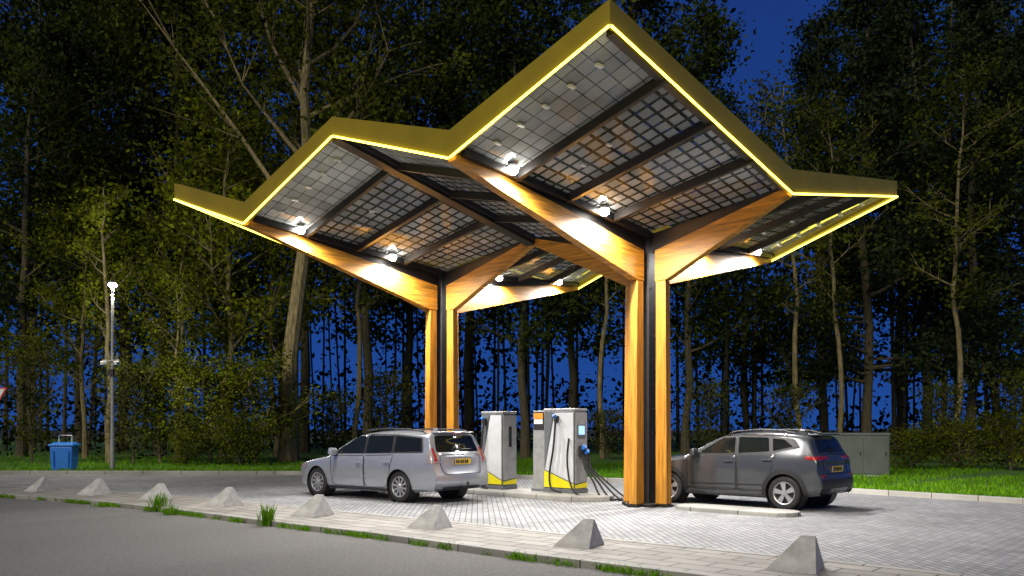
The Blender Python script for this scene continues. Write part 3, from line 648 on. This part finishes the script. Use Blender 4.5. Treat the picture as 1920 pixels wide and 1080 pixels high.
# ------------------------------------------------------------------ trees
def tree_meshes(seed, h, r0, first, nb, spread, leafn, lsize, bark, leafm, rise=.5, droop=0, lean=(0, 0), clump=.7, conic=False, extra=None):
    R = random.Random(seed); tr = MB(); cw = MB(); n = 12
    tp = []; ox = oy = 0
    for k in range(n+1):
        t = k/n; ox += R.gauss(0, .012*h)*(t > .1); oy += R.gauss(0, .012*h)*(t > .1)
        tp.append(V((ox*.5+lean[0]*t*h, oy*.5+lean[1]*t*h, t*h)))
    rad = [r0*(1.25 if k == 0 else 1)*(1-(k/n))**.8+.02 for k in range(n+1)]
    tr.tube(tp, rad, 9)
    def tpos(t): i = min(int(t*n), n-1); return tp[i].lerp(tp[i+1], t*n-i)
    tips = []
    brs = []
    for b in range(nb):
        t = first+(1-first)*((b+R.random())/nb)*.97
        a = R.uniform(0, 2*PI)
        u_ = (t-first)/(1-first)
        Ln = spread*((1-u_)*.95+.12 if conic else (math.sin(PI*min(1, .18+u_*.82))**.7*.9+.15))*R.uniform(.6, 1.25)
        brs.append((t, a, Ln, rise))
    for e in (extra or []): brs.append(e)
    for t, a, Ln, rs in brs:
        p = tpos(t); d = V((math.cos(a), math.sin(a), rs)).normalized(); pts = [p]; q = p.copy(); m_ = 5
        for k in range(m_):
            d = (d+V((R.gauss(0, .13), R.gauss(0, .13), R.gauss(0, .1)-droop+.03))).normalized(); q = q+d*Ln/m_; pts.append(q.copy())
        br = max(.022, r0*(1-t)*.36*min(1.4, Ln/spread+.2)+.015); tr.tube(pts, [br*(1-k/(m_+.4))+.008 for k in range(m_+1)], 5)
        for k in range(2, m_+1):
            tips.append((pts[k], Ln))
            for s_ in range(2):
                d2 = (d+V((R.gauss(0, .7), R.gauss(0, .7), R.gauss(.1, .4)))).normalized(); e2 = pts[k]+d2*Ln*R.uniform(.18, .4)
                tr.tube([pts[k], pts[k].lerp(e2, .5)+V((0, 0, .05)), e2], [.02+br*.2, .016, .008], 4, cap=False); tips.append((e2, Ln)); tips.append((pts[k].lerp(e2, .6), Ln))
    per = max(1, leafn//max(1, len(tips)))
    for p, Ln in tips:
        if R.random() < .15: continue
        cl = clump*R.uniform(.6, 1.5)
        for k in range(int(per*R.uniform(.4, 1.7))):
            cw.leaf(p+V((R.gauss(0, cl*.6), R.gauss(0, cl*.6), R.gauss(0, cl*.45))), lsize, 0, R)
    return tr, cw
def make_tree(name, *a, **k):
    bark, leafm = a[8], a[9]
    tr, cw = tree_meshes(*a, **k)
    r = empty(name, (0, 0, 0)); tr.build('trunk', bark, r, True); cw.build('crown', leafm, r); return r
def wpos(px, Y): return V(((px-960)*Y/F, Y, .08))
hero = make_tree('broadleaf_tree', 5, 29, .40, .34, 24, 5.6, 20000, .26, 'bark_pale', 'leaf_olive', .75, 0, (.045, 0), .95, False, [(.36, PI*1.02, 13, 1.25), (.50, PI*.15, 9, 1.3), (.47, PI*1.1, 7, .9), (.56, PI*.95, 8, 1.0)])
hero.location = wpos(540, 39.0); tag(hero, 'big pale trunked tree behind the left canopy end with long limb spreading left', 'tree')
protos = {
    'A': make_tree('woodland_tree', 21, 26, .24, .20, 30, 4.8, 16500, .30, 'bark_dark', 'leaf_dark', .5, 0, (.01, 0), 1.05),
    'B': make_tree('woodland_tree', 22, 28, .28, .26, 28, 5.4, 18500, .30, 'bark_dark', 'leaf_olive', .65, 0, (-.02, 0), 1.05),
    'C': make_tree('tall_conifer', 23, 28, .25, .13, 52, 4.2, 20000, .27, 'bark_dark', 'needle', .2, .05, (0, 0), .85, True),
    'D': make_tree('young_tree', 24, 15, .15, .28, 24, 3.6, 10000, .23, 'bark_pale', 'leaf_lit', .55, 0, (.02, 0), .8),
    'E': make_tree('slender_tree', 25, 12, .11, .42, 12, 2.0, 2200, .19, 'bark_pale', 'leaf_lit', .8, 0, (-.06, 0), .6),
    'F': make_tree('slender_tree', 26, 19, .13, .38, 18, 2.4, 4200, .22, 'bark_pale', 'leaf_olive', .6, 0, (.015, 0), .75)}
used = set()
def put(k, px, Y, sc, rz, label, group='trees of the wood behind the canopy'):
    o = protos[k] if k not in used else copy_tree(protos[k]); used.add(k)
    o.location = wpos(px, Y); o.rotation_euler = (0, 0, rz); o.scale = (sc, sc, sc); tag(o, label, 'tree', group)
put('D', 415, 41.5, 1.12, 0, 'leafy yellow green tree left of the big pale trunk')
put('D', 335, 43, .85, 5.0, 'leafy yellow green tree midway from street lamp to big pale trunk')
put('D', 520, 45, 1.0, 2.2, 'leafy green tree directly behind the big pale trunk')
put('D', 160, 43, .8, 4.0, 'leafy green tree behind the blue bin and street lamp')
put('E', 205, 36.5, 1.0, 0, 'slender leaning pale tree right behind the street lamp')
put('E', 330, 38, .7, 2.5, 'thin bent young tree among the shrubs right of the street lamp')
put('F', 665, 42, 1.0, .4, 'slim pale stemmed tree left of the left timber column')
put('F', 1130, 43, .95, 1.9, 'slim pale stemmed tree between lit screen charger and front column')
put('F', 1500, 42, 1.0, 3.0, 'slim pale stemmed tree above the dark crossover rear')
put('F', 1575, 40, .9, 4.4, 'slim pale stemmed tree directly behind the electrical cabinet')
put('F', 1790, 39, .95, 5.3, 'slim pale stemmed tree behind the low shrubs at right')
put('A', 40, 46, 1.0, 1, 'dark tree at the left picture edge behind the blue bin')
put('B', 150, 52, 1.05, 2, 'tall olive tree above and behind the street lamp')
put('B', 300, 50, 1.05, 3.1, 'tall olive tree between street lamp and big pale trunk')
put('A', 430, 57, 1.2, 4.2, 'tall dark tree far behind the leafy yellow green tree')
put('B', 690, 47, .98, 5.3, 'olive crowned tree rising behind the left canopy peak')
put('A', 765, 56, 1.2, .6, 'dark tree behind the left canopy column')
put('A', 985, 45, .95, 2.6, 'straight dark trunk standing behind the gap between the chargers')
put('B', 880, 60, 1.25, 1.4, 'tall olive tree rising above the canopy valley')
put('A', 1072, 49, 1.0, 3.8, 'dark trunk just right of the charger with the lit screen')
put('B', 1190, 58, 1.2, .3, 'tall tree rising behind the highest canopy peak')
put('A', 1285, 47, .9, 5.0, 'dark tree trunk just right of the front column')
put('A', 1400, 60, .95, 1.9, 'shorter dark tree below the open patch of blue sky')
put('C', 1545, 56, 1.05, 0, 'tall dark conifer bordering the right of the open sky patch')
put('C', 1625, 45, 1.0, 1.2, 'tall dark conifer rising behind the electrical cabinet')
put('A', 1740, 52, 1.15, 2.9, 'dark broadleaf tree right of the electrical cabinet')
put('C', 1820, 44, .95, 2.4, 'dark conifer second from the right picture edge')
put('C', 1925, 50, 1.1, 3.3, 'dark conifer at the right picture edge')
put('B', 55, 58, 1.25, 2.7, 'tall olive tree in the upper left picture corner')
put('A', 230, 60, 1.3, 5.6, 'tall dark tree far behind the street lamp to its right')
put('B', 570, 54, 1.15, 4.6, 'tall olive tree just right of the upper pale trunk')
put('C', 1690, 60, 1.2, 4.4, 'tall conifer far behind the electrical cabinet to its right')
put('A', 1870, 60, 1.25, 1.3, 'tall broadleaf tree between the two rightmost conifers')
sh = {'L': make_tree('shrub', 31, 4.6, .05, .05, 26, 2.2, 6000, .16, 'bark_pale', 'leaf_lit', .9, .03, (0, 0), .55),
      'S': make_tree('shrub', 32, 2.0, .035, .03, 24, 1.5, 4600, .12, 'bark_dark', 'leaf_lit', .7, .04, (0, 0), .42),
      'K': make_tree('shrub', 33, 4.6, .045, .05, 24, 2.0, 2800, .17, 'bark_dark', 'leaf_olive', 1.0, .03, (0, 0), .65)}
def bush(k, px, Y, sc, rz, label):
    o = sh[k] if k not in used else copy_tree(sh[k]); used.add(k)
    o.location = wpos(px, Y); o.rotation_euler = (0, 0, rz); o.scale = (sc*1.05, sc*1.05, sc*(.8+.4*abs(math.sin(px*.7)))); tag(o, label, 'shrub', 'shrubs at the edge of the wood')
bush('L', 395, 36.5, 1.0, 0, 'yellow green shrub midway between street lamp and big pale trunk')
bush('L', 480, 37.5, 1.05, 1.7, 'yellow green shrub leaning against the left of the big pale trunk')
bush('L', 300, 38, .9, 3.0, 'yellow green shrub just right of the street lamp')
bush('S', 450, 34.5, .8, .5, 'low shrub at the foot of the big pale trunk')
bush('S', 350, 35, .7, 2.5, 'low shrub in front of the lit shrubs left of the silver car')
bush('K', 250, 36, .8, 4.0, 'olive shrub at the foot of the street lamp')
bush('K', 60, 38, .9, .3, 'olive shrub behind the blue bin at far left')
bush('K', 620, 41, .7, 2.1, 'dim shrub behind the silver car roof')
bush('K', 720, 43, .75, 3.3, 'dim shrub behind the left timber column')
bush('K', 1140, 41, .6, 5.1, 'dim shrub right of the charger with the lit screen')
bush('K', 1330, 39, .65, 1.1, 'dim shrub above the dark crossover roof')
bush('K', 1480, 37, .65, 2.9, 'dim shrub left of the electrical cabinet')
bush('S', 1710, 31, .75, 1.0, 'low green shrub immediately right of the electrical cabinet')
bush('S', 1800, 31.5, .85, 3.7, 'low green shrub second right of the electrical cabinet')
bush('S', 1895, 30.5, .8, 5.5, 'low green shrub at the right picture edge')
bush('K', 1770, 36, .6, 4.4, 'dim taller shrub behind the low green shrubs at right')
bush('K', 1900, 37, .7, .9, 'dim tall shrub at the right edge behind the lawn')
# far wood: a horseshoe of trees round the site
R = random.Random(77); m = MB()
def tops(th): return 30+4*math.sin(th*16)+2.5*math.sin(th*51+1)-(8 if .20 < th < .33 else 0)
def spot(r0, r1):
    th = R.uniform(-.62, .62) if R.random() < .66 else R.choice((-1, 1))*R.uniform(.62, 1.75)
    rr = R.uniform(r0, r1); return th, V((rr*math.sin(th), rr*math.cos(th), 0))
for k in range(1550):
    th, c = spot(62, 84); tz = tops(th)
    c.z = R.uniform(.32, 1)*tz if R.random() < .84 else R.uniform(.02, .36)*tz
    cs = R.uniform(.8, 1.9)
    for j in range(30): m.leaf(c+V((R.gauss(0, cs), R.gauss(0, cs), R.gauss(0, cs*.75))), .56, 0, R)
for k in range(150):
    th, c = spot(58, 80); ln = R.gauss(0, .6); rr = R.uniform(.08, .18)
    m.tube([c, c+V((ln*.4, 0, 8)), c+V((ln, 0, tops(th)*.9))], [rr, rr*.75, .05], 6, 1)
for k in range(480):
    th, c = spot(50, 72); c.z = R.uniform(.2, 1)**2*4.5; cs = R.uniform(.5, 1.3)
    for j in range(20): m.leaf(c+V((R.gauss(0, cs), R.gauss(0, cs), R.gauss(0, cs*.6))), .38, 0, R)
tag(m.build('far_wood', ['leaf_far_dim', 'bark_dark']), 'far dark wood closing the background with blue sky in its gaps', 'wood', kind='stuff')

# ------------------------------------------------------------------ light and camera
w = bpy.data.worlds.new('World'); S.world = w; w.use_nodes = True; nt = w.node_tree; L = nt.links.new; bg = nt.nodes['Background']
sky = nt.nodes.new('ShaderNodeTexSky'); sky.sky_type = 'NISHITA'; sky.sun_disc = False; sky.sun_elevation = math.radians(-4); sky.sun_rotation = math.radians(200)
tc = nt.nodes.new('ShaderNodeTexCoord'); sx = nt.nodes.new('ShaderNodeSeparateXYZ'); L(tc.outputs['Generated'], sx.inputs[0])
rp = nt.nodes.new('ShaderNodeValToRGB'); L(sx.outputs[2], rp.inputs[0]); e_ = rp.color_ramp.elements
e_[0].position = 0; e_[0].color = (.024, .115, .52, 1); e_[1].position = .6; e_[1].color = (.014, .052, .27, 1)
x = rp.color_ramp.elements.new(.2); x.color = (.018, .085, .42, 1)
mx = nt.nodes.new('ShaderNodeMix'); mx.data_type = 'RGBA'; mx.blend_type = 'ADD'; mx.inputs[0].default_value = .1
L(rp.outputs[0], mx.inputs[6]); L(sky.outputs[0], mx.inputs[7]); L(mx.outputs[2], bg.inputs[0]); bg.inputs[1].default_value = .58
sl = bpy.data.lights.new('Sun', 'SUN'); sl.energy = 1.75; sl.angle = math.radians(25); sl.color = (1, .91, .64)  # added warm fill from behind the camera, in place of ambient street light
so = bpy.data.objects.new('Sun', sl); COL.objects.link(so); so.rotation_euler = V((.34, .75, -.48)).to_track_quat('-Z', 'Y').to_euler(); so.location = (0, -10, 30)
cd = bpy.data.cameras.new('Camera'); cam = bpy.data.objects.new('Camera', cd); COL.objects.link(cam)
cam.location = (0, 0, HC); cam.rotation_euler = (PI/2, 0, 0); cd.sensor_width = 36; cd.lens = 36*F/1920; cd.shift_y = 265/1920; cd.clip_end = 3000; cd.clip_start = .1
S.camera = cam
S.view_settings.view_transform = 'Standard'; S.view_settings.look = 'None'; S.view_settings.exposure = 0
